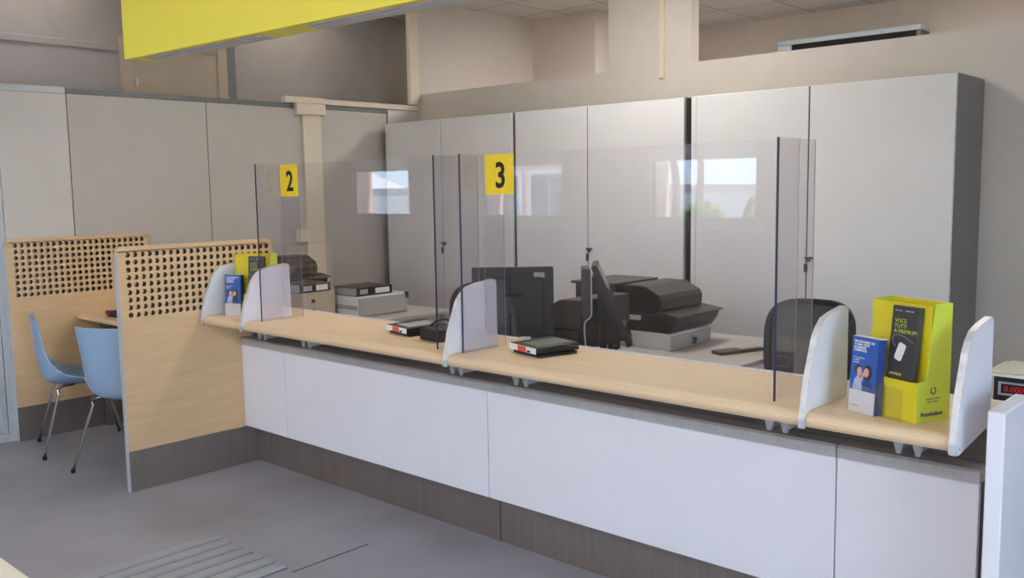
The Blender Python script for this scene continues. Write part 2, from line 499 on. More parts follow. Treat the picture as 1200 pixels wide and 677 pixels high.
cabinet(-3.215, -2.443, -1.616, 'grey two door storage cabinet at the right end of the row with dark side', gap=.045)
# wall unit peeping over the low wall in the room behind
t = thing('air_conditioner', 'pale blue grey wall unit showing above the low back wall', 'air conditioner', (-3.77, 9.1, 2.8))
mk('casing', B(-4.48, 8.97, 3.018, -3.06, 9.195, 3.068), MT['ac'], t, bevel=0.008)
mk('end_panel', B(-4.48, 8.97, 2.80, -4.33, 9.195, 3.017), MT['ac'], t, bevel=0.006)
mk('slot', B(-4.329, 8.985, 2.80, -3.10, 9.195, 3.017), MT['dark'], t)
mk('side_cap', B(-3.099, 8.97, 2.80, -3.06, 9.195, 3.017), MT['rail'], t)

# ------------------------------------------------------------------ perforated wooden partitions
def perforated(x0, x1, y0, y1, z0, z1, g0, zt, cols, rows, p, r, rc=0.03, n=12):
    """board between x0 and x1 with a grid of real round holes: first column at y=g0, top row at z=zt"""
    bm = nb()
    ys = g0 - p / 2; ye = ys + cols * p; ze = zt + p / 2; zs = ze - rows * p
    top = [(y0, ze), (y1, ze)]
    for k in range(6):
        a = 0.5 * PI * k / 5
        top.append((y1 - rc + rc * math.cos(a), z1 - rc + rc * math.sin(a)))
    for k in range(6):
        a = 0.5 * PI + 0.5 * PI * k / 5
        top.append((y0 + rc + rc * math.cos(a), z1 - rc + rc * math.sin(a)))
    polys = [[(y0, z0), (y1, z0), (y1, zs), (y0, zs)], [(y0, zs), (ys, zs), (ys, ze), (y0, ze)], [(ye, zs), (y1, zs), (y1, ze), (ye, ze)], top]
    outline = [(y0, z0), (y1, z0)] + top[2:]
    for x, flip in ((x0, True), (x1, False)):
        for P in polys:
            v = [bm.verts.new((x, a, b)) for a, b in P]
            bm.faces.new(v[::-1] if flip else v)
    A = [bm.verts.new((x0, a, b)) for a, b in outline]; C = [bm.verts.new((x1, a, b)) for a, b in outline]
    for i in range(len(outline)):
        j = (i + 1) % len(outline)
        bm.faces.new((A[i], A[j], C[j], C[i]))
    for i in range(cols):
        for j in range(rows):
            cy = g0 + i * p; cz = zt - j * p
            ring = [(cy + r * math.cos(2 * PI * k / n + PI / 4), cz + r * math.sin(2 * PI * k / n + PI / 4)) for k in range(n)]
            sq = []
            for k in range(n):
                a = 2 * PI * k / n + PI / 4
                m = max(abs(math.cos(a)), abs(math.sin(a)))
                sq.append((cy + p / 2 * math.cos(a) / m, cz + p / 2 * math.sin(a) / m))
            rf = {}
            for x, flip in ((x0, True), (x1, False)):
                vr = [bm.verts.new((x, a, b)) for a, b in ring]; vs = [bm.verts.new((x, a, b)) for a, b in sq]
                rf[x] = vr
                for k in range(n):
                    l = (k + 1) % n
                    q = (vs[k], vs[l], vr[l], vr[k])
                    bm.faces.new(q[::-1] if flip else q)
            for k in range(n):
                l = (k + 1) % n
                bm.faces.new((rf[x0][k], rf[x0][l], rf[x1][l], rf[x1][k])).material_index = 1
    return bm

def wood_partition(xf, label):
    t = thing('wooden_partition', label, 'partition', (xf, 2.65, 0), 0, 'perforated wooden partitions')
    mk('panel', perforated(xf - .036, xf, 2.182, 3.133, .226, 1.34, 2.238, 1.295, 22, 9, .0406, .0140), [MT['wood'], MT['hole']], t)
    mk('kick_plate', B(xf - .036, 2.182, 0, xf, 3.133, .225), MT['steel'], t)
    mk('edge_band', B(xf - .0362, 2.178, 0.0, xf + .0002, 2.1815, 1.31), MT['alu'], t)
    return t
wood_partition(-4.836, 'perforated beech partition standing against the left end of the counter')
wood_partition(-6.44, 'perforated beech partition standing against the grey left wall')

# consulting desk between them
t = thing('consulting_desk', 'small beech desk between the two perforated partitions', 'desk', (-5.65, 2.9, 0))
mk('desktop', B(-6.437, 2.60, .775, -4.8735, 3.13, .80), MT['wood_counter'], t, bevel=0.005)
mk('modesty_panel', B(-6.437, 3.02, .25, -4.8735, 3.04, .774), MT['wood'], t)
f = nb(); box(f, -6.43, 2.75, 0, -6.39, 3.0, .774)
mk('leg', f, MT['steel'], t)
f = nb(); box(f, -4.915, 2.75, 0, -4.875, 3.0, .774)
mk('leg', f, MT['steel'], t)
# black device with red end
t = thing('desk_stapler', 'black desk stapler with a dark red end lying on the beech desk', 'stapler', (-6.08, 2.72, .80), 0.12)
bm = nb(); prism(bm, [(-.06, .0), (.17, .0), (.18, .012), (.16, .045), (.0, .05), (-.05, .03)], 'y', -.022, .022)
mk('body', bm, MT['black'], t, bevel=0.005, local=True)
mk('tip', B(-.115, -.018, .012, -.061, .018, .042), MT['dark_red'], t, bevel=0.006, local=True)
mk('foot', B(-.10, -.016, 0, -.061, .016, .011), MT['dark_red'], t, bevel=0.003, local=True)

# ------------------------------------------------------------------ blue chairs
def blue_chair(label):
    t = thing('shell_chair', label, 'chair', (0, 0, 0), 0, 'blue shell chairs at the consulting desk')
    # side profile (y forward, z) from the top of the back to the front lip
    prof = smoothpath([(0, -.258, .865), (0, -.248, .76), (0, -.238, .64), (0, -.226, .54), (0, -.196, .458), (0, -.12, .430), (0, .02, .428), (0, .13, .444), (0, .215, .452), (0, .245, .432)], 4)
    wid = []
    n = len(prof)
    for i in range(n):
        s = i / (n - 1)
        wid.append(.184 - .010 * math.sin(min(1, s / .42) * PI) ** 1 + (.045 if s > .45 else .045 * max(0, (s - .2) / .25)))
    bm = nb()
    rows = []
    for i, p in enumerate(prof):
        d = (prof[min(i + 1, n - 1)] - prof[max(i - 1, 0)]).normalized()
        nrm = Vector((0, -d.z, d.y))          # towards the sitter
        s = i / (n - 1)
        curl = .030 + .085 * math.exp(-((s - .46) / .19) ** 2) - (.02 if s > .9 else 0)
        row = []
        for k in range(11):
            u = -1 + 2 * k / 10
            lift = curl * abs(u) ** 2.6
            row.append(bm.verts.new(Vector((u * wid[i], p.y, p.z)) + nrm * lift))
        rows.append(row)
    for i in range(n - 1):
        for k in range(10):
            bm.faces.new((rows[i][k], rows[i][k + 1], rows[i + 1][k + 1], rows[i + 1][k]))
    bmesh.ops.recalc_face_normals(bm, faces=bm.faces)
    mk('seat_shell', bm, MT['blue_shell'], t, smooth=True, local=True, solid=.012, sub=1)
    bm = nb(); box(bm, -.06, -.05, .418, .06, .07, .428)
    mk('under_plate', bm, MT['black'], t, local=True)
    for (sx, sy) in ((-1, -1), (1, -1), (-1, 1), (1, 1)):
        a = Vector((sx * .05, sy * .05 + .01, .418)); b = Vector((sx * .16, sy * .125, .432)); c = Vector((sx * .245, sy * .245, .012))
        path = [a, a.lerp(b, .8), b + Vector((sx * .014, sy * .014, -.012)), b.lerp(c, .12), c]
        l = mk('leg', tube(nb(), path, .0095, 10), MT['chrome'], t, smooth=True, local=True)
        mk('foot_cap', cyl(nb(), (c.x, c.y, 0), .013, .022, 10), MT['rubber'], l, local=True)
    return t
ch = blue_chair('blue shell chair standing beside the left partition with its side showing')
ch.location = (-6.025, 2.425, 0); ch.rotation_euler = (0, 0, -.30)
dup(ch, (-5.345, 2.452, 0), .46, 'blue shell chair half hidden behind the nearer perforated partition', 'blue shell chairs at the consulting desk')

# ------------------------------------------------------------------ counter
XL, XE = -4.834, -.774
t = thing('service_counter', 'long white panelled service counter base with steel plinth', 'counter', (-2.8, 3.05, 0))
J = [XL, -4.395, -2.811, -1.212, XE]
for i in range(4):
    mk('front_panel', B(J[i] + (.0 if i == 0 else .0025), 2.893, .232, J[i + 1] - .0025, 2.915, .722), MT['white'], t, bevel=0.0015)
for (a, b) in ((XL, -2.822), (-2.817, XE)):
    mk('plinth', B(a, 2.975, 0, b, 3.0, .231), MT['steel'], t)
for (a, b) in ((XL, -2.752), (-2.750, -1.212), (-1.208, XE)):
    bm = nb(); prism(bm, [(2.884, .7235), (2.884, .758), (2.892, .766), (2.975, .766), (2.975, .7235)], 'x', a, b)
    mk('steel_rail', bm, MT['rail_steel'], t)
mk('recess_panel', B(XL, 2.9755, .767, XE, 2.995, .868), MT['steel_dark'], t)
mk('carcass', B(XL, 3.0, .0, XE, 3.13, .868), MT['cabside'], t)

bm = nb()
prof = [(3.15, .87), (3.15, .92)]
for k in range(9):
    a = .5 * PI + PI * k / 8
    prof.append((2.672 + .025 * math.cos(a), .895 + .025 * math.sin(a)))
prism(bm, prof, 'x', XL + .001, -.790)
t = thing('countertop', 'beech worktop with rounded front edge along the whole counter', 'countertop', (-2.8, 2.9, .87))
mk('worktop', bm, MT['wood_counter'], t)
mk('back_edge', B(XL + .001, 3.1505, .885, -.79, 3.172, .9225), MT['white'], t)
for x in (-4.418, -4.003, -2.879, -2.501, -1.365, -.944):
    bm = nb()
    for s in (-.028, .028):
        prism(bm, [(x + s - .022, .8695), (x + s + .022, .8695), (x + s + .006, .808), (x + s - .006, .808)], 'y', 2.77, 2.78)
        box(bm, x + s - .003, 2.78, .815, x + s + .003, 2.974, .8695)
    mk('bracket', bm, MT['bracket'], t)

# white dividers
DIV = [(2.668, .872), (2.640, .878), (2.636, .90), (2.664, 1.02), (2.694, 1.09), (2.714, 1.14), (2.738, 1.17), (2.775, 1.196), (2.83, 1.208), (2.925, 1.220), (2.945, 1.216), (2.955, 1.20), (2.957, .921), (2.70, .921), (2.685, .918), (2.68, .905)]
DIV[-4] = (2.957, .9205)
def divider(x, label, hang=False):
    t = thing('counter_divider', label, 'divider', (x, 2.8, .92), 0, 'white dividers on the counter')
    o = [(y, z) for (y, z) in DIV]
    if hang:
        o = [(2.668, .862), (2.642, .868)] + DIV[2:12] + [(2.957, .892)]
    else:
        o = [(2.636, .90)] + DIV[3:12] + [(2.957, .9205), (2.672, .9205), (2.655, .915), (2.6455, .900)]
    bm = nb(); prism(bm, o, 'x', x - .009, x + .009)
    mk('board', bm, MT['white'], t, bevel=0.0015)
    # edge band round the front and the top
    path = (o[1:12] if hang else [(2.638, .893)] + o[0:10])
    bm = nb()
    ctr = Vector((2.85, 1.02))
    pr = []
    for (y, z) in path:
        d = (Vector((y, z)) - ctr).normalized() * .0025
        pr.append(((y, z), (y + d.x, z + d.y)))
    for i in range(len(pr) - 1):
        a, b = pr[i], pr[i + 1]
        v = []
        for xx in (x - .0096, x + .0096):
            v.append([bm.verts.new((xx, p[0], p[1])) for p in (a[0], a[1], b[1], b[0])])
        bm.faces.new(v[0]); bm.faces.new(v[1][::-1])
        for k in range(4):
            bm.faces.new((v[0][k], v[1][k], v[1][(k + 1) % 4], v[0][(k + 1) % 4]))
    bmesh.ops.recalc_face_normals(bm, faces=bm.faces)
    mk('edge_band', bm, MT['white_edge'], t)
    mk('bottom_cap', B(x - .0100, 2.6335, .872, x + .0100, 2.644, .8985), MT['alu'], t)
    if hang:
        bm = nb(); tube(bm, [(x + .009, 2.668, .882), (x + .0115, 2.668, .882)], .005, 10)
        mk('screw', bm, MT['alu'], t)
    return t
divider(-4.822, 'white rounded divider against the perforated partition at counter left end')
divider(-4.408, 'white rounded divider beside the clear screen marked 2')
divider(-2.81 + -.055 + .055, 'white rounded divider in the middle between the two clear screens')
divider(-1.218, 'white rounded divider left of the nearest blue leaflet box')
divider(-.780, 'white rounded divider closing the right end of the counter', True)

# ------------------------------------------------------------------ clear screens with numbers
def sheet(name, x0, y0, z0, x1, y1, z1, m, parent):
    """clear sheet whose narrow edges are dark where seen through their length"""
    bm = B(x0, y0, z0, x1, y1, z1)
    return mk(name, bm, m, parent)
def screen(xa, xb, num, label):
    t = thing('protective_screen', label, 'screen', ((xa + xb) / 2, 2.86, .92), 0, 'clear acrylic screens on the counter')
    Y0, YM, Y1, ZT = 2.722, 2.872, 2.992, 1.766
    for x in (xa, xb):
        s = mk('side_pane', B(x - .003, Y0 + .003, .9205, x + .003, Y1, ZT), MT['clear_side'], t)
        mk('dark_edge', B(x - .0034, Y0, .9205, x + .0034, Y0 + .004, ZT), MT['acr_edge'], s)
        mk('pale_edge', B(x - .0012, Y1, .9205, x + .0012, Y1 + .001, ZT), MT['acr_light'], s)
        pts = []
        z = ZT - .004; k = 0
        while z > .99:
            pts.append((x + .0035, YM - .006 + random.uniform(-.005, .005), z)); z -= random.uniform(.03, .07)
        mk('glue_seam', tube(nb(), smoothpath(pts, 3), .0013, 5), MT['glue'], s)
    mk('front_pane', B(xa + .0031, YM, .982, xb - .0031, YM + .005, ZT), MT['clear'], t)
    sg = mk('number_sign', B(xa + .008, YM - .0012, ZT - .172, xa + .172, YM - .0002, ZT - .002), MT['yellow_tape'], t)
    text('digit', num, .150, MT['ink'], sg, upright((xa + .098, YM - .0016, ZT - .142)), local=False, align='CENTER', bold=.0035, sx=.88)
    return t
screen(-4.335, -2.945, '2', 'clear acrylic screen carrying the yellow number 2 sign')
screen(-2.785, -1.352, '3', 'clear acrylic screen carrying the yellow number 3 sign')

# ------------------------------------------------------------------ leaflet dispensers
def dispenser(loc, rz, label):
    """yellow card dispenser; local x = width, y = depth (front at y=0)"""
    t = thing('leaflet_dispenser', label, 'leaflet holder', loc, rz, 'yellow leaflet dispensers on the counter')
    W, D = .225, .135
    bm = nb()
    box(bm, 0, 0, 0, W, .003, .118)                      # low front
    box(bm, 0, D - .003, 0, W, D, .345)                  # back
    box(bm, 0.003, .003, 0, W - .003, D - .003, .003)    # bottom
    box(bm, .003, .003, .112, W - .003, .055, .115)      # shelf
    box(bm, .003, .052, .115, W - .003, .055, .34)       # inner back wall
    mk('box', bm, MT['acid'], t, local=True)
    for x in (0.0, W - .003):
        bm = nb()
        prism(bm, [(0.0, 0), (D, 0), (D, .345), (.065, .345), (.040, .125), (0.0, .118)], 'x', x - .0008, x + .0038)
        s = mk('side_panel', bm, MT['acid_side'], t, local=True)
        if x > 0:
            X = Matrix.Translation((x + .0040, 0, 0)) @ Matrix.Rotation(PI / 2, 4, 'Z') @ Matrix.Rotation(PI / 2, 4, 'X')
            text('side_name', 'Posteitaliane', .0175, MT['blue_dark'], s, X @ Matrix.Translation((.018, .018, 0)), bold=.0005, ext=.0003)
            text('side_words', 'pensare domani\noggi conviene', .0085, MT['blue_dark'], s, X @ Matrix.Translation((.066, .066, 0)), align='CENTER', ext=.0003)
            bm = nb()
            for k in range(18):
                if k in (4, 5): continue
                a0 = 2 * PI * k / 18; a1 = 2 * PI * (k + 1) / 18
                q = []
                for (rr, a) in ((.0075, a0), (.0115, a0), (.0115, a1), (.0075, a1)):
                    q.append(bm.verts.new((x + .0042, .066 + rr * math.cos(a), .092 + rr * math.sin(a))))
                bm.faces.new(q)
            mk('emblem', bm, MT['blue_dark'], s, local=True, solid=.0006)
    # clear pocket standing before the low front
    bm = nb(); box(bm, .108, -.030, .002, .200, -.028, .100); box(bm, .108, -.028, .002, .110, -.001, .100); box(bm, .108, -.028, .002, .200, -.001, .004)
    mk('clear_pocket', bm, MT['clear'], t, local=True)
    # clear front holding the booklet
    mk('booklet_pocket', B(.105, .018, .116, .196, .0195, .205), MT['clear'], t, local=True)
    return t

def booklet(loc, rz, label):
    t = thing('booklet', label, 'booklet', loc, rz, 'charcoal booklets in the yellow dispensers')
    M = Matrix.Rotation(-.10, 4, 'X')
    def lean(bm): bm.transform(M); return bm
    mk('cover', lean(B(0, -.020, 0, .098, 0, .218)), MT['booklet'], t, local=True, bevel=.0008)
    yy = -.0204
    def T(nm, s, x, z, size, m, **k):
        return text(nm, s, size, m, t, M @ upright((x, yy, z)), ext=.0002, **k)
    T('title', 'VOCE\nTUTTI\nA PREMIUM', .012, .168, .0165, MT['acid_side'], sp=.95)
    T('top_line', 'cover one        numero due', .010, .202, .006, MT['paper'])
    T('footer', 'postepay', .010, .012, .0125, MT['acid_side'], bold=.0003)
    # picture: white pod on a cord
    bm = nb(); prism(bm, rrect(.028, .055, .056, .108, .007), 'y', -.0210, -.0203)
    bm.transform(Matrix.Translation((.042, 0, .08)) @ Matrix.Rotation(.32, 4, 'Y') @ Matrix.Translation((-.042, 0, -.08)))
    mk('picture', lean(bm), MT['paper'], t, local=True)
    pts = smoothpath([(.022, yy, .095), (.010, yy, .115), (.018, yy, .130), (.05, yy, .128), (.088, yy, .112)], 5)
    mk('cord', lean(tube(nb(), pts, .0008, 5)), MT['tactile'], t, local=True)
    return t

def leaflets(loc, rz, label):
    t = thing('leaflet_box', label, 'leaflets', loc, rz, 'blue leaflet boxes on the counter')
    W, D, H = .102, .034, .232
    M = Matrix.Rotation(-.07, 4, 'X')
    def lean(bm): bm.transform(M); return bm
    mk('stack', lean(B(.0006, .0006, 0.001, W - .0006, D, H - .001)), MT['blue_dark'], t, local=True)
    mk('cover', lean(B(0, 0, .068, W, .0006, H)), MT['blue_card'], t, local=True)
    mk('white_foot', lean(B(0, 0, 0, W, .0006, .0679)), MT['paper'], t, local=True)
    mk('page_tops', lean(B(.001, .001, H - .001, W - .001, D, H + .001)), MT['paper'], t, local=True)
    text('headline', 'PROTEGGERE CHI\nTI AMA OGGI\nE DOMANI\nÈ SEMPLICE.', .0098, MT['paper'], t, M @ upright((.008, -.0003, H - .018)), ext=.0002, bold=.0003, sp=.9)
    text('body_text', 'Con la polizza\nin ufficio\npostale.', .0075, MT['paper'], t, M @ upright((.008, -.0003, H - .066)), ext=.0002)
    text('foot_logo', 'postevita', .009, MT['acid'], t, M @ upright((.010, -.0003, .018)), ext=.0002, bold=.0002)
    def blob(nm, cx, cz, rx, rz_, m, y):
        bm = nb()
        prism(bm, [(cx + rx * math.cos(2 * PI * k / 16), cz + rz_ * math.sin(2 * PI * k / 16)) for k in range(16)], 'y', y, y + .0003)
        return mk(nm, lean(bm), m, t, local=True)
    bm = nb(); prism(bm, [(.012, .068), (.018, .100), (.030, .114), (.044, .106), (.050, .068)], 'y', -.0005, -.0002); mk('printed_shirt', lean(bm), MT['shirt'], t, local=True)
    bm = nb(); prism(bm, [(.050, .068), (.055, .098), (.070, .108), (.086, .096), (.094, .068)], 'y', -.0005, -.0002); mk('printed_shirt', lean(bm), MT['blue_dark'], t, local=True)
    blob('printed_hair', .031, .132, .014, .016, MT['hair'], -.0007)
    blob('printed_hair', .069, .126, .017, .024, MT['hair'], -.0007)
    blob('printed_face', .036, .126, .010, .014, MT['skin'], -.0010)
    blob('printed_face', .063, .126, .010, .014, MT['skin'], -.0010)
    bm = nb(); prism(bm, [(.040, .098), (.050, .098), (.056, .122), (.050, .126)], 'y', -.0013, -.0010); mk('printed_hand', lean(bm), MT['skin'], t, local=True)
    bm = nb(); box(bm, -.004, -.008, 0, W + .004, -.0065, .088); box(bm, -.004, -.0065, 0, -.0025, .02, .088); box(bm, W + .0025, -.0065, 0, W + .004, .02, .088)
    mk('clear_pocket', bm, MT['clear'], t, local=True)
    return t

A = -.40
def place(o, loc, rz):
    o.location = loc; o.rotation_euler = (0, 0, rz); WM[o.name] = Matrix.Translation(loc) @ Matrix.Rotation(rz, 4, 'Z')
def rel(loc, rz, x, y, z):
    v = Matrix.Rotation(rz, 4, 'Z') @ Vector((x, y, z)); return (loc[0] + v.x, loc[1] + v.y, loc[2] + v.z)
D0 = (-1.113, 2.803, .9205)
d1 = dispenser(D0, A, 'large yellow leaflet dispenser at the right end of the counter')
b1 = booklet(rel(D0, A, .102, .030, .1155), A, 'charcoal booklet in the yellow dispenser at the right end of the counter')
L0 = (-1.127, 2.765, .9205)
l1 = leaflets(L0, A, 'blue leaflet box in front of the yellow dispenser at the counter right end')
A2 = .45
D1 = (-4.745, 2.790, .9205)
dup(d1, D1, A2, 'yellow leaflet dispenser at the far left end of the counter')
dup(b1, rel(D1, A2, .102, .030, .1155), A2, 'charcoal booklet in the yellow dispenser at the far left end')
dup(l1, (-4.750, 2.747, .9205), A2, 'blue leaflet box in front of the dispenser at the counter far left end')

# ------------------------------------------------------------------ card readers on the counter
def reader(loc, rz, label, pad):
    t = thing('card_reader', label, 'card reader', loc, rz, 'payment pads on the counter')
    mk('base', B(.012, .012, 0, .212, .205, .012), MT['black'], t, local=True, bevel=.002)
    bm = nb(); prism(bm, [(.0, .014), (.22, .014), (.22, .046), (.0, .040)], 'x', 0, .205)
    mk('body', bm, MT['black'], t, local=True, bevel=.003)
    bm = nb(); box(bm, .0, -.0012, .0145, .203, -.0002, .0395)
    f = mk('front_label', bm, MT['paper'], t, local=True)
    mk('orange_mark', B(.068, -.0024, .0155, .130, -.0013, .038), MT['red'], f, local=True)
    mk('black_mark', B(.138, -.0024, .017, .160, -.0013, .025), MT['ink'], f, local=True)
    bm = nb(); prism(bm, [(.03, .0409), (.205, .0457), (.205, .0471), (.03, .0423)], 'x', .055, .175)
    mk('pad', bm, MT[pad], t, local=True)
    return t
reader((-2.655, 2.876, .9205), -.26, 'flat payment pad with orange mark in front of the number 3 screen', 'green_pad')
reader((-3.505, 2.90, .9205), -.20, 'flat payment pad with orange mark at the number 2 screen', 'drawer_grey')
t = thing('card_terminal', 'black box with looped handle beside the pad at the number 2 screen', 'terminal', (-3.21, 2.855, .9205), -.15)
mk('body', B(0, 0, 0, .155, .17, .055), MT['black'], t, local=True, bevel=.008)
mk('handle', tube(nb(), smoothpath([(-.005, .06, .05), (.03, .08, .08), (.09, .10, .092), (.14, .12, .060)], 5), .006, 8), MT['rubber'], t, local=True, smooth=True)
mk('purple_cover', B(.085, .06, .0555, .15, .165, .066), MT['purple'], t, local=True, bevel=.004)

# ------------------------------------------------------------------ white end panel right of the counter
prof = [(2.655, 0), (2.655, 1.003), (2.925, 1.003), (2.928, .90), (2.933, .84), (2.955, .77), (2.99, .71), (3.05, .67), (3.30, .655), (3.30, 0)]
bm = nb(); prism(bm, prof, 'x', -.700, -.655)
t = thing('end_panel', 'thick white end panel standing just right of the counter', 'panel', (-.678, 2.97, 0))
mk('board', bm, MT['white'], t, bevel=.004)
TX, TY = -1.02, 3.62
t = thing('side_table', 'grey side table carrying the red display scale at far right', 'table', (-.4, 3.9, 0))
mk('tabletop', B(TX, TY, .74, .40, 4.3, .77), MT['steel_dark'], t, bevel=.004)
mk('apron', B(TX + .02, TY + .03, .62, .38, TY + .05, .739), MT['wood_counter'], t)
for (x, y) in ((TX + .05, TY + .08), (.36, TY + .08), (TX + .05, 4.26), (.36, 4.26)):
    mk('leg', tube(nb(), [(x, y, 0), (x, y, .739)], .02, 10), MT['alu'], t)
t = thing('counter_scale', 'beige scale with a red number display beyond the white end panel', 'scale', (-.75, 3.8, .7705))
SX, SY = -1.00, 3.70
mk('housing', B(SX, SY, .7705, SX + .46, SY + .30, .905), MT['cream'], t, bevel=.008)
mk('display_panel', B(SX + .045, SY - .008, .785, SX + .43, SY - .0005, .896), MT['ink'], t)
p = mk('display_bezel', B(SX + .06, SY - .011, .830, SX + .41, SY - .0085, .880), MT['tactile'], t)
q = mk('display_window', B(SX + .07, SY - .0125, .838, SX + .40, SY - .0112, .873), MT['screen'], p)
text('digits', '0.000  0.00  0.00', .030, MT['led'], p, upright((SX + .08, SY - .0130, .845)), local=False, ext=.0003)
for k in range(3):
    mk('button', B(SX + .10 + k * .07, SY - .011, .800, SX + .14 + k * .07, SY - .0082, .814), MT['tactile'], t)
mk('weighing_plate', B(SX + .03, SY + .03, .9055, SX + .43, SY + .28, .912), MT['cream'], t, bevel=.003)

# ------------------------------------------------------------------ staff side
DZ = .72
def staff_desk(label, xa, xb, x0, x1, y1):
    t = thing('staff_desk', label, 'desk', ((x0 + x1) / 2, 4.0, 0), 0, 'grey staff desks behind the counter')
    mk('desktop', B(xa, 3.18, DZ - .025, xb, 3.55, DZ), MT['desk'], t, bevel=.003)
    mk('return_top', B(x0, 3.551, DZ - .025, x1, y1, DZ), MT['desk'], t, bevel=.003)
    for (x, y) in ((xa + .05, 3.25), (xb - .05, 3.25), (x0 + .05, y1 - .06), (x1 - .05, y1 - .06)):
        mk('leg', tube(nb(), [(x, y, 0), (x, y, DZ - .026)], .025, 10), MT['alu'], t)
    return t
staff_desk('grey L shaped staff desk behind the number 3 screen', -3.75, -1.0, -3.40, -2.22, 4.95)
staff_desk('grey L shaped staff desk behind the number 2 screen', -6.3, -3.80, -6.3, -4.95, 4.75)

def cash_drawer(x0, y0, x1, y1, z0, z1, label, m, m2, key=True):
    t = thing('cash_drawer', label, 'drawer box', ((x0 + x1) / 2, (y0 + y1) / 2, z0), 0, 'metal cash drawers on the staff desks')
    mk('casing', B(x0, y0, z0, x1, y1, z1), MT[m], t, bevel=.004)
    fr = mk('drawer_front', B(x1 + .0005, y0 + .006, z0 + .008, x1 + .012, y1 - .006, z1 - .012), MT[m2], t, bevel=.002)
    if key:
        k = nb(); tube(k, [(x1 + .012, (y0 + y1) / 2, z1 - .04), (x1 + .026, (y0 + y1) / 2, z1 - .04)], .010, 10)
        mk('lock', k, MT['chrome'], fr)
        k = nb(); box(k, x1 + .026, (y0 + y1) / 2 - .003, z1 - .052, x1 + .045, (y0 + y1) / 2 + .003, z1 - .036)
        box(k, x1 + .028, (y0 + y1) / 2 - .020, z1 - .075, x1 + .036, (y0 + y1) / 2 + .006, z1 - .052)
        mk('key', k, MT['rubber'], fr)
    return t
cash_drawer(-3.05, 4.235, -2.72, 4.655, DZ + .0005, DZ + .092, 'white cash drawer with key under the large dark printer', 'drawer_white', 'drawer_grey')
c = cash_drawer(-5.49, 4.02, -5.165, 4.48, DZ + .0005, DZ + .148, 'white cash drawer with grey band carrying a flat binder', 'drawer_white', 'drawer_grey', False)
mk('grey_band', B(-5.491, 4.0185, DZ + .055, -5.164, 4.0195, DZ + .085), MT['drawer_grey'], c)
mk('corner_cap', B(-5.166, 4.455, DZ + .105, -5.150, 4.484, DZ + .149), MT['ink'], c)
c = cash_drawer(-5.74, 3.70, -5.40, 4.00, DZ + .0005, DZ + .185, 'beige metal box with dark knobs beside the white cash drawer', 'beige_box', 'beige_box', False)
for z in (.06, .13):
    mk('knob', tube(nb(), [(-5.387, 3.80, DZ + z), (-5.372, 3.80, DZ + z)], .012, 10), MT['rubber'], c)

def binder(x0, y0, x1, y1, z, h, label):
    """flat lying ring binder, spine towards -y"""
    t = thing('ring_binder', label, 'binder', ((x0 + x1) / 2, y0, z), 0, 'ring binders lying flat')
    mk('cover', B(x0, y0, z, x1, y1, z + .003), MT['black'], t)
    mk('cover', B(x0, y0, z + h - .003, x1, y1, z + h), MT['brown_black'], t)
    mk('spine', B(x1 - .003, y0, z + .0032, x1, y1, z + h - .0032), MT['black'], t)
    mk('pages', B(x0 + .01, y0 + .006, z + .0035, x1 - .012, y1 - .006, z + h - .008), MT['drawer_grey'], t)
    mk('spine_label', B(x1 + .0002, y0 + (y1 - y0) * .52, z + .012, x1 + .0012, y1 - .025, z + h - .012), MT['paper'], t)
    mk('ring_hole', B(x1 + .0002, y0 + .03, z + .014, x1 + .0012, y0 + .10, z + h - .014), MT['drawer_grey'], t)
    return t
binder(-5.47, 4.035, -5.19, 4.36, DZ + .149, .062, 'dark flat binder with white spine label on the white cash drawer')
binder(-5.70, 3.72, -5.42, 3.98, DZ + .186, .062, 'flat binder on the beige box at the left work place')

def printer(loc, rz, label):
    """wide flat document printer, front (tray) at +x, width along y"""
    t = thing('document_printer', label, 'printer', loc, rz, 'document printers on the staff desks')
    W = .46
    bm = nb(); prism(bm, [(-.17, 0), (.13, 0), (.165, .045), (.185, .088), (.06, .100), (-.17, .100)], 'y', 0, W)
    mk('base', bm, MT['black'], t, local=True, bevel=.006)
    bm = nb(); prism(bm, [(.055, .1005), (.19, .0885), (.198, .098), (.06, .118)], 'y', -.01, W + .02)
    mk('tray', bm, MT['brown_black'], t, local=True, bevel=.003)
    bm = nb(); prism(bm, [(-.17, .1005), (.052, .1005), (.078, .120), (.082, .178), (.066, .206), (-.02, .248), (-.045, .254), (-.17, .256)], 'y', .012, W - .02)
    mk('cover', bm, MT['brown_black'], t, local=True, bevel=.008)
    bm = nb(); prism(bm, [(-.168, .104), (.048, .104), (.070, .122), (.074, .176), (.058, .200), (-.024, .240), (-.047, .246), (-.168, .248)], 'y', .0105, .0119)
    mk('side_cheek', bm, MT['black'], t, local=True)
    mk('badge', B(-.165, -.0014, .060, -.05, -.0002, .088), MT['paper'], t, local=True)
    mk('slot', B(.0505, .06, .128, .0765, W - .07, .134), MT['dark'], t, local=True)
    return t
p1 = printer((-2.865, 4.245, DZ + .0935), 0, 'large dark printer on the white cash drawer behind the number 3 screen')
t = thing('printer_stand', 'low black stand under the printer behind the tilted monitor', 'stand', (-3.05, 3.87, DZ))
mk('plate', B(-3.17, 3.70, DZ + .055, -2.93, 4.04, DZ + .068), MT['black'], t, bevel=.003)
for (x, y) in ((-3.15, 3.72), (-2.95, 3.72), (-3.15, 4.02), (-2.95, 4.02)):
    mk('leg', B(x - .015, y - .015, DZ + .0005, x + .015, y + .015, DZ + .0545), MT['black'], t)
dup(p1, (-3.05, 4.10, DZ + .0685), PI, 'dark printer behind the tilted monitor with its tray pointing left')
t = thing('drawer_unit', 'grey drawer unit under the printer at the far left work place', 'drawer unit', (-5.98, 3.85, DZ))
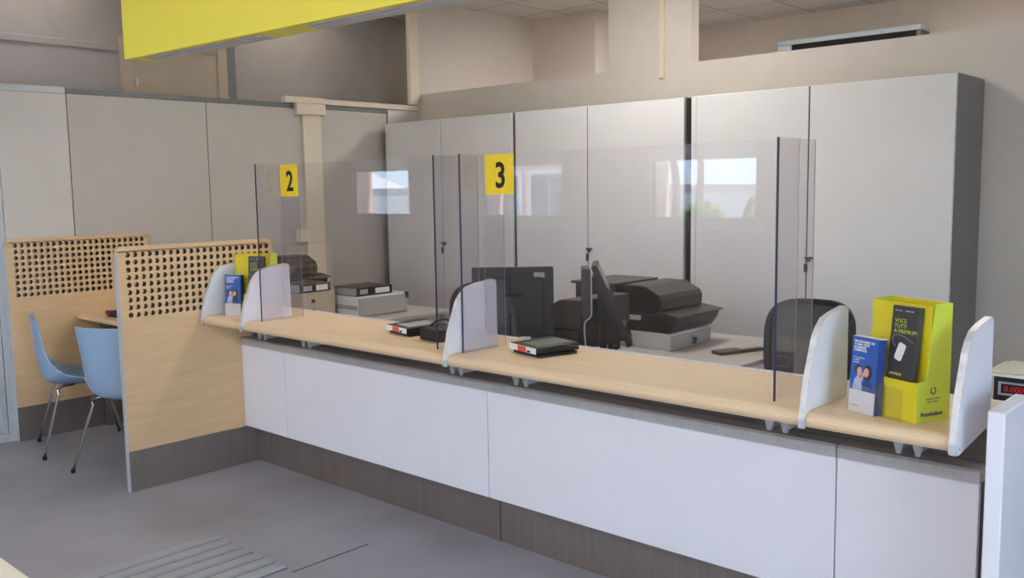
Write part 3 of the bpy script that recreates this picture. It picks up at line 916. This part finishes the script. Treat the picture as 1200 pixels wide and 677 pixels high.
mk('casing', B(-6.2, 3.70, DZ + .0005, -5.80, 4.30, DZ + .15), MT['drawer_grey'], t, bevel=.004)
mk('drawer', B(-5.80 + .0005, 3.72, DZ + .02, -5.79, 4.28, DZ + .13), MT['drawer_grey'], t)
dup(p1, (-5.98, 3.78, DZ + .151), 0, 'dark printer at the far left work place near the partition')
t = thing('computer_tower', 'black desktop computer box between the two dark printers', 'computer', (-3.2, 4.5, DZ))
mk('case', B(-3.36, 4.22, DZ + .0005, -3.07, 4.62, DZ + .34), MT['black'], t, bevel=.005)
mk('lid', B(-3.38, 4.20, DZ + .341, -3.06, 4.64, DZ + .355), MT['brown_black'], t, bevel=.003)

def monitor(loc, rz, tilt, label, W=.43, H=.34, z0=.13, sticker=True):
    """screen faces local +y, back towards -y"""
    t = thing('computer_monitor', label, 'monitor', loc, rz, 'computer monitors on the staff desks')
    M = Matrix.Translation((0, 0, z0 + H / 2)) @ Matrix.Rotation(tilt, 4, 'X') @ Matrix.Translation((0, 0, -H / 2))
    bm = nb(); prism(bm, rrect(-W / 2, 0, W / 2, H, .008), 'y', -.018, .012); bm.transform(M)
    mk('housing', bm, MT['black'], t, local=True, bevel=.003)
    bm = nb(); prism(bm, rrect(-W / 2 + .05, .05, W / 2 - .05, H - .05, .02), 'y', -.042, -.0185); bm.transform(M)
    mk('back_cover', bm, MT['black'], t, local=True, bevel=.006)
    bm = nb(); box(bm, -W / 2 + .015, .0121, .02, W / 2 - .015, .0132, H - .015); bm.transform(M)
    mk('display', bm, MT['screen'], t, local=True)
    if sticker:
        bm = nb(); box(bm, W / 2 - .10, -.0192, H - .055, W / 2 - .045, -.0182, H - .028); bm.transform(M)
        s = mk('sticker', bm, MT['drawer_grey'], t, local=True)
    bm = nb(); tube(bm, [(0, -.045, .012), (0, -.055, z0 + H * .45)], .02, 10); box(bm, -.05, -.075, z0 + H * .35, .05, -.043, z0 + H * .6)
    mk('stand', bm, MT['black'], t, local=True)
    bm = nb(); prism(bm, [(.12 * math.cos(2 * PI * k / 24), -.03 + .085 * math.sin(2 * PI * k / 24)) for k in range(24)], 'z', 0, .014)
    mk('foot', bm, MT['black'], t, local=True, bevel=.003)
    return t
monitor((-3.150, 3.444, DZ + .0005), .74, 0.0, 'dark monitor seen from behind with pale sticker behind the middle divider', W=.415, H=.355, z0=.145)
monitor((-2.74, 3.74, DZ + .0005), -.94, .42, 'dark tilted monitor seen edge on at the number 3 place', W=.36, H=.43, z0=.105, sticker=False)
# slim upright device
t = thing('thin_client', 'slim dark upright box with white cable beside the tilted monitor', 'computer', (-2.85, 3.58, DZ))
M = Matrix.Translation((-2.826, 3.631, 0)) @ Matrix.Rotation(.70, 4, 'Z')
bm = B(-.02, -.10, DZ + .25, .02, .10, DZ + .50); bm.transform(M)
mk('case', bm, MT['brown_black'], t, bevel=.004)
bm = nb(); tube(bm, [(0, 0, DZ + .01), (0, 0, DZ + .25)], .016, 10); cyl(bm, (0, 0, DZ + .0005), .07, .012, 20); bm.transform(M)
mk('stand', bm, MT['black'], t)
bm = tube(nb(), smoothpath([(.023, -.10, DZ + .48), (.024, -.105, DZ + .36), (.022, -.105, DZ + .27), (-.01, -.105, DZ + .23), (-.005, -.11, DZ + .12), (.02, -.11, DZ + .02)], 5), .0035, 6); bm.transform(M)
mk('white_cable', bm, MT['cable_white'], t, smooth=True)
# cables
def cable(pts, label, r=.004):
    o = mk('cable', tube(nb(), smoothpath(pts, 6), r, 6), MT['rubber'], smooth=True)
    return tag(o, label, 'cable')
cable([(-2.985, 3.55, DZ + .31), (-2.95, 3.50, DZ + .26), (-2.97, 3.46, DZ + .15), (-3.0, 3.42, DZ + .06), (-3.08, 3.38, DZ + .006)], 'thin black cable hanging beside the dark monitor')
cc = []
for k in range(70):
    a = k * .55; s = k / 70
    cc.append((-2.86 + .16 * s + .025 * math.cos(a) * .6, 3.50 + .10 * s + .035 * math.cos(a), DZ + .055 + .045 * math.sin(a)))
cable(cc, 'coiled black cable heap lying behind the monitors', .004)
for k, (dx, lb) in enumerate(((0, 'black cable looping under the tilted monitor, upper one'), (.05, 'black cable looping under the tilted monitor, lower one'))):
    cable([(-2.72 - dx, 3.78, DZ + .17 - dx), (-2.77, 3.84, DZ + .12 - dx), (-2.82, 3.88, DZ + .09 - dx * .6), (-2.84, 3.94, DZ + .06 - dx)], lb, .005)
# stapler-like flat tool
t = thing('paper_knife_tray', 'flat dark tray lying on the grey desk left of the chair', 'tray', (-2.42, 4.44, DZ), -.35)
bm = nb(); prism(bm, rrect(-.045, -.15, .045, .15, .012), 'z', .0005, .018)
mk('body', bm, MT['brown_black'], t, local=True, bevel=.003)
mk('insert', B(-.03, .0, .0185, .03, .13, .021), MT['drawer_grey'], t, local=True)

# office chairs
def office_chair(label):
    t = thing('office_chair', label, 'office chair', (0, 0, 0), 0, 'black mesh office chairs behind the counter')
    # faces local +y
    for k in range(5):
        a = 2 * PI * k / 5 + .3
        c, s = math.cos(a), math.sin(a)
        l = mk('base_arm', tube(nb(), [(0, 0, .10), (.29 * c, .29 * s, .075)], [.022, .014], 8), MT['black'], t, local=True)
        mk('caster', tube(nb(), [(.29 * c - .012 * s, .29 * s + .012 * c, .03), (.29 * c + .012 * s, .29 * s - .012 * c, .03)], .03, 12), MT['rubber'], l, local=True)
    mk('gas_lift', cyl(nb(), (0, 0, .08), .028, .34, 14), MT['black'], t, local=True)
    bm = nb(); prism(bm, rrect(-.24, -.23, .24, .24, .06), 'z', .42, .49)
    mk('seat', bm, MT['mesh'], t, local=True, bevel=.015)
    def back_pt(u, v):
        """u -1..1 across, v 0..1 up"""
        w = .235 - .03 * (1 - v) - .02 * max(0, v - .8)
        y = -.215 - .075 * v + .045 * u * u
        return Vector((u * w, y, .56 + v * .49))
    ring = []
    n = 40
    for k in range(n):
        a = 2 * PI * k / n
        u = math.copysign(abs(math.cos(a)) ** .55, math.cos(a)); v = .5 + .5 * math.copysign(abs(math.sin(a)) ** .62, math.sin(a))
        ring.append(back_pt(u, v))
    bm = nb()
    ro = []
    for k in range(n):
        p = ring[k]; q = ring[(k + 1) % n]; o = ring[k - 1]
        d = (q - o).normalized(); nn = Vector((0, -1, 0)); sde = Vector((-(p.x - 0) / .24, 0, -(p.z - .80) / .25)).normalized() * -1
        th = .030 if p.z < .95 else .024
        ro.append([bm.verts.new(p + sde * s * th + nn * z) for (s, z) in ((-1, -.014), (0, -.014), (0, .014), (-1, .014))])
    for k in range(n):
        l = (k + 1) % n
        for j in range(4):
            bm.faces.new((ro[k][j], ro[k][(j + 1) % 4], ro[l][(j + 1) % 4], ro[l][j]))
    bmesh.ops.recalc_face_normals(bm, faces=bm.faces)
    mk('back_frame', bm, MT['black'], t, local=True, smooth=False)
    bm = nb()
    def um(v): return .98 * max(0, 1 - abs(2 * v - 1) ** (2 / .62)) ** (.55 / 2)
    g = [[bm.verts.new(back_pt((-1 + 2 * i / 8) * um(.03 + .94 * j / 8), .03 + .94 * j / 8)) for i in range(9)] for j in range(9)]
    for j in range(8):
        for i in range(8):
            bm.faces.new((g[j][i], g[j][i + 1], g[j + 1][i + 1], g[j + 1][i]))
    mk('back_mesh', bm, MT['mesh'], t, local=True, smooth=True, solid=.006)
    mk('back_post', tube(nb(), smoothpath([(0, -.05, .415), (0, -.22, .43), (0, -.27, .52), (0, -.285, .72)], 4), .02, 8), MT['black'], t, local=True)
    for s in (-1, 1):
        mk('armrest', tube(nb(), smoothpath([(s * .22, 0, .45), (s * .28, .0, .48), (s * .285, .0, .60), (s * .285, .05, .655), (s * .28, .14, .66)], 4), .016, 8), MT['black'], t, local=True)
    return t
oc = office_chair('black mesh office chair behind the right end of the counter')
place(oc, (-1.93, 4.07, 0), PI + .1)
dup(oc, (-3.74, 3.82, 0), PI + .67, 'black mesh office chair behind the middle divider partly hidden by a monitor')

# ------------------------------------------------------------------ yellow hanging sign
sx, sy, sz = -5.682, 2.692, 2.45
rz = math.radians(2.4)
t = thing('hanging_sign', 'long yellow box sign hanging from the ceiling over the counter', 'sign', (sx, sy, sz), rz)
mk('box', B(0, .004, 0.0, 4.6, .195, .48), MT['yellow'], t, local=True, bevel=.003)
mk('face', B(-.006, -.004, -.004, 4.606, .0035, .484), MT['yellow_lit'], t, local=True, bevel=.002)
for (a, b) in ((.15, 1.32), (1.74, 2.9), (3.32, 4.45)):
    bm = nb(); box(bm, a, .045, -.006, b, .165, -.0005)
    s = mk('light_channel', bm, MT['strip'], t, local=True)
    bm = nb(); box(bm, a, .088, -.010, b, .118, -.0062)
    mk('channel_ridge', bm, MT['alu'], s, local=True)
for x in (.6, 2.3, 4.0):
    mk('hanger_rod', tube(nb(), [(x, .1, .48), (x, .1, CEIL - sz)], .008, 8), MT['alu'], t, local=True)

# ------------------------------------------------------------------ unseen ceiling lights added to brighten the rooms
first = None
FILL_LAMPS = [((-5.0, -1.25), 'above the blue chairs side of the public area'), ((-2.6, -1.25), 'above the middle of the public area'), ((-.2, -1.25), 'above the right of the public area'),
         ((-3.4, 4.35), 'above the staff desks'), ((-4.35, 6.75), 'behind the wall column'), ((-2.2, 7.0), 'in the room behind the low wall, left one'), ((-.6, 7.4), 'in the room behind the low wall, right one')]
for (x, y), wh in FILL_LAMPS:
    lb = 'added unseen square light panel ' + wh
    if first is None:
        first = thing('added_ceiling_light', lb, 'ceiling light', (0, 0, 0), 0, 'added square light panels')
        f = nb()
        for bx in ((-.3, -.3, -.02, -.27, .3, 0), (.27, -.3, -.02, .3, .3, 0), (-.27, -.3, -.02, .27, -.27, 0), (-.27, .27, -.02, .27, .3, 0)): box(f, *bx)
        mk('frame', f, MT['white'], first, local=True)
        mk('diffuser', B(-.269, -.269, -.014, .269, .269, -.002), MT['fill_lamp'], first, local=True)
        o = first
        place(o, (x, y, CEIL - .0005), 0)
    else:
        o = dup(first, (x, y, CEIL - .0005), 0, lb)

for y, wh in ((2.6, 'nearer one'), (4.9, 'middle one'), (7.2, 'farther one')):  # added out of view to lift the corridor wall
    t = thing('added_ceiling_light', 'added unseen narrow dim light in the corridor beyond the partition, ' + wh, 'ceiling light', (-6.93, y, CEIL), 0, 'added corridor ceiling lights')
    mk('frame', B(-7.05, y - .55, CEIL - .02, -6.81, y + .55, CEIL - .0005), MT['white'], t)
    mk('diffuser', B(-7.03, y - .53, CEIL - .026, -6.83, y + .53, CEIL - .0205), MT['fill_lamp_dim'], t)

# ------------------------------------------------------------------ outside, seen mirrored in the screens
g = struct('trim_5', B(-60, -60, -.2, 40, YF - .36, -.12), MT['ground_out'])
def foliage(name, cx, cy, z0, rx, ry, rz_, m, n, label, cat, leaf=.16):
    bm = nb()
    for k in range(n):
        a = random.uniform(0, 2 * PI); b = random.uniform(-1, 1); r = random.uniform(.6, 1) ** .5
        c = Vector((cx + rx * r * math.cos(a) * math.sqrt(1 - b * b), cy + ry * r * math.sin(a) * math.sqrt(1 - b * b), z0 + rz_ + rz_ * r * b))
        s = leaf * random.uniform(.6, 1.3)
        d = Vector((random.uniform(-1, 1), random.uniform(-1, 1), random.uniform(-1, 1))).normalized()
        e = d.orthogonal().normalized(); f = d.cross(e)
        bm.faces.new([bm.verts.new(c + e * s * math.cos(t) + f * s * .6 * math.sin(t)) for t in (0, PI / 3, 2 * PI / 3, PI, 4 * PI / 3, 5 * PI / 3)])
    o = mk(name, bm, MT[m])
    if label: tag(o, label, cat)
    return o
for i, (x, lb) in enumerate(((-10.1, 'leafy green shrub outside mirrored at the left in the right hand screen'), (-8.9, 'leafy green shrub outside mirrored under the tree trunk'), (-7.7, 'leafy green shrub outside mirrored at the window middle'), (-6.5, 'leafy green shrub outside mirrored at the right of the window'))):
    foliage('shrub', x, -9.2, -.12, .48, .45, .64 + .05 * (i % 3), 'leaf', 420, lb, 'shrub')
foliage('flowering_shrub', -7.0, -7.9, -.12, .6, .45, .45, 'flower', 320, 'pink flowering shrub outside mirrored at the window corner', 'shrub')
def pine(x, y, h, lb):
    t = thing('tree', lb, 'tree', (x, y, -.12))
    tr = nb()
    tube(tr, smoothpath([(x, y, -.12), (x + .1, y, h * .35), (x - .1, y, h * .6), (x + .05, y, h)], 4), [.13 - .007 * k for k in range(13)], 10)
    mk('trunk', tr, MT['bark'], t)
    for s in (-1, 1):
        mk('branch', tube(nb(), smoothpath([(x, y, h * .5), (x + s * .6, y, h * .62), (x + s * 1.5, y, h * .85)], 4), .045, 8), MT['bark'], t)
    bm = nb()
    for k in range(500):
        a = random.uniform(0, 2 * PI); r = 1.3 * math.sqrt(random.random())
        c = Vector((x + r * math.cos(a), y + r * math.sin(a), h + random.uniform(-.4, .9)))
        d = Vector((random.uniform(-1, 1), random.uniform(-1, 1), random.uniform(-1, 1))).normalized()
        e = d.orthogonal().normalized(); f = d.cross(e)
        bm.faces.new([bm.verts.new(c + e * .28 * math.cos(q) + f * .2 * math.sin(q)) for q in (0, PI / 3, 2 * PI / 3, PI, 4 * PI / 3, 5 * PI / 3)])
    mk('crown', bm, MT['leaf'], t)
pine(-12.6, -14, 4.6, 'forked tree outside mirrored left of the cabinet gap')
pine(-15.5, -20, 6.2, 'slim tree outside mirrored right of the cabinet gap')
tag(mk('garden_wall', B(-40, -24.3, -.12, 30, -24.0, 1.30), MT['facade'], bevel=.02), 'long low white wall outside mirrored behind the shrubs', 'wall')
tag(mk('headland', prism(nb(), [(-90, -.12), (-90, 1.7), (-60, 2.0), (-30, 1.55), (0, 1.8), (40, 1.4), (40, -.12)], 'y', -60, -57), MT['headland']), 'low grey headland on the horizon outside', 'hill')
t = thing('townhouse', 'pale house with white framed window mirrored beside the yellow 3', 'building', (-15.5, -9.9, -.12))
mk('facade', B(-17.2, -11, -.12, -11.2, -9.6, 5.0), MT['stone'], t)
for x in (-16.2, -14.3, -12.9):
    f = mk('window', B(x - .62, -9.598, .4, x + .62, -9.56, 2.0), MT['facade'], t)
    mk('pane', B(x - .5, -9.559, .5, x - .03, -9.54, 1.9), MT['pane_dark'], f)
    mk('pane', B(x + .03, -9.559, .5, x + .5, -9.54, 1.9), MT['pane_dark'], f)
mk('roof', prism(nb(), [(-11.3, 5.0), (-9.3, 5.0), (-10.3, 5.9)], 'x', -17.4, -11.0), MT['roof'], t)
t = thing('garden_parasol', 'white garden parasol outside mirrored in the left screen', 'parasol', (-17.6, -8.0, -.12))
bm = nb()
ctr = bm.verts.new((-17.6, -8.0, 2.2))
rg = [bm.verts.new((-17.6 + 1.2 * math.cos(2 * PI * k / 8), -8.0 + 1.2 * math.sin(2 * PI * k / 8), 1.65)) for k in range(8)]
for k in range(8): bm.faces.new((ctr, rg[k], rg[(k + 1) % 8]))
mk('canopy', bm, MT['canvas'], t, solid=.01)
mk('pole', tube(nb(), [(-17.6, -8, -.12), (-17.6, -8, 2.2)], .025, 8), MT['alu'], t)

# ------------------------------------------------------------------ light
w = bpy.data.worlds.new('sky'); sc.world = w; w.use_nodes = True
nt = w.node_tree
bg = nt.nodes['Background']
tc = nt.nodes.new('ShaderNodeTexCoord')
sp = nt.nodes.new('ShaderNodeSeparateXYZ')
nt.links.new(tc.outputs['Generated'], sp.inputs[0])
rp = nt.nodes.new('ShaderNodeValToRGB')
rp.color_ramp.elements[0].position = 0.0; rp.color_ramp.elements[0].color = (0.62, 0.80, 1.0, 1)
rp.color_ramp.elements[1].position = 0.5; rp.color_ramp.elements[1].color = (0.30, 0.52, 0.95, 1)
nt.links.new(sp.outputs['Z'], rp.inputs['Fac'])
nt.links.new(rp.outputs['Color'], bg.inputs['Color'])
bg.inputs['Strength'].default_value = 3.3

def sun(d, e, col):
    l = bpy.data.lights.new('sunlight', 'SUN'); l.energy = e; l.color = col; l.angle = .01
    o = bpy.data.objects.new('sunlight', l); COL.objects.link(o)
    o.rotation_euler = Vector(d).to_track_quat('-Z', 'Y').to_euler()
sun((-.75, .06, -.85), 9.0, (1, .95, .88))

def portal(loc, rot, sx, sy):
    l = bpy.data.lights.new('window_portal', 'AREA'); l.shape = 'RECTANGLE'; l.size = sx; l.size_y = sy
    l.cycles.is_portal = True
    o = bpy.data.objects.new('window_portal', l); COL.objects.link(o); o.location = loc; o.rotation_euler = rot
for (a, b) in WIN:
    portal(((a + b) / 2, YF - .36, (WZ0 + WZ1) / 2), (PI / 2, 0, 0), b - a, WZ1 - WZ0)
portal((XR + .21, .1, 1.25), (PI / 2, 0, PI / 2), 2.9, 2.45)

# ------------------------------------------------------------------ camera
cam = bpy.data.cameras.new('camera'); co = bpy.data.objects.new('camera', cam); COL.objects.link(co)
R = Vector((0.73836887, 0.67422339, -0.01530482)); U = Vector((-0.06232545, 0.09081689, 0.9939154)); F = Vector((-0.67151095, 0.73292231, -0.10907764))
Mx = Matrix(((R.x, U.x, -F.x, 0), (R.y, U.y, -F.y, 0), (R.z, U.z, -F.z, 1.62), (0, 0, 0, 1)))
co.matrix_world = Mx
cam.sensor_fit = 'HORIZONTAL'; cam.sensor_width = 36.0; cam.lens = 1078.70238 / 1200 * 36.0
cam.clip_start = .05; cam.clip_end = 200
sc.camera = co

vs = sc.view_settings
vs.view_transform = 'Standard'; vs.look = 'None'; vs.gamma = 1.0; vs.use_curve_mapping = False
vs.exposure = 1.54
sc.cycles.use_denoising = True
sc.cycles.max_bounces = 12; sc.cycles.diffuse_bounces = 6; sc.cycles.glossy_bounces = 6; sc.cycles.transparent_max_bounces = 24
sc.cycles.sample_clamp_indirect = 6.0
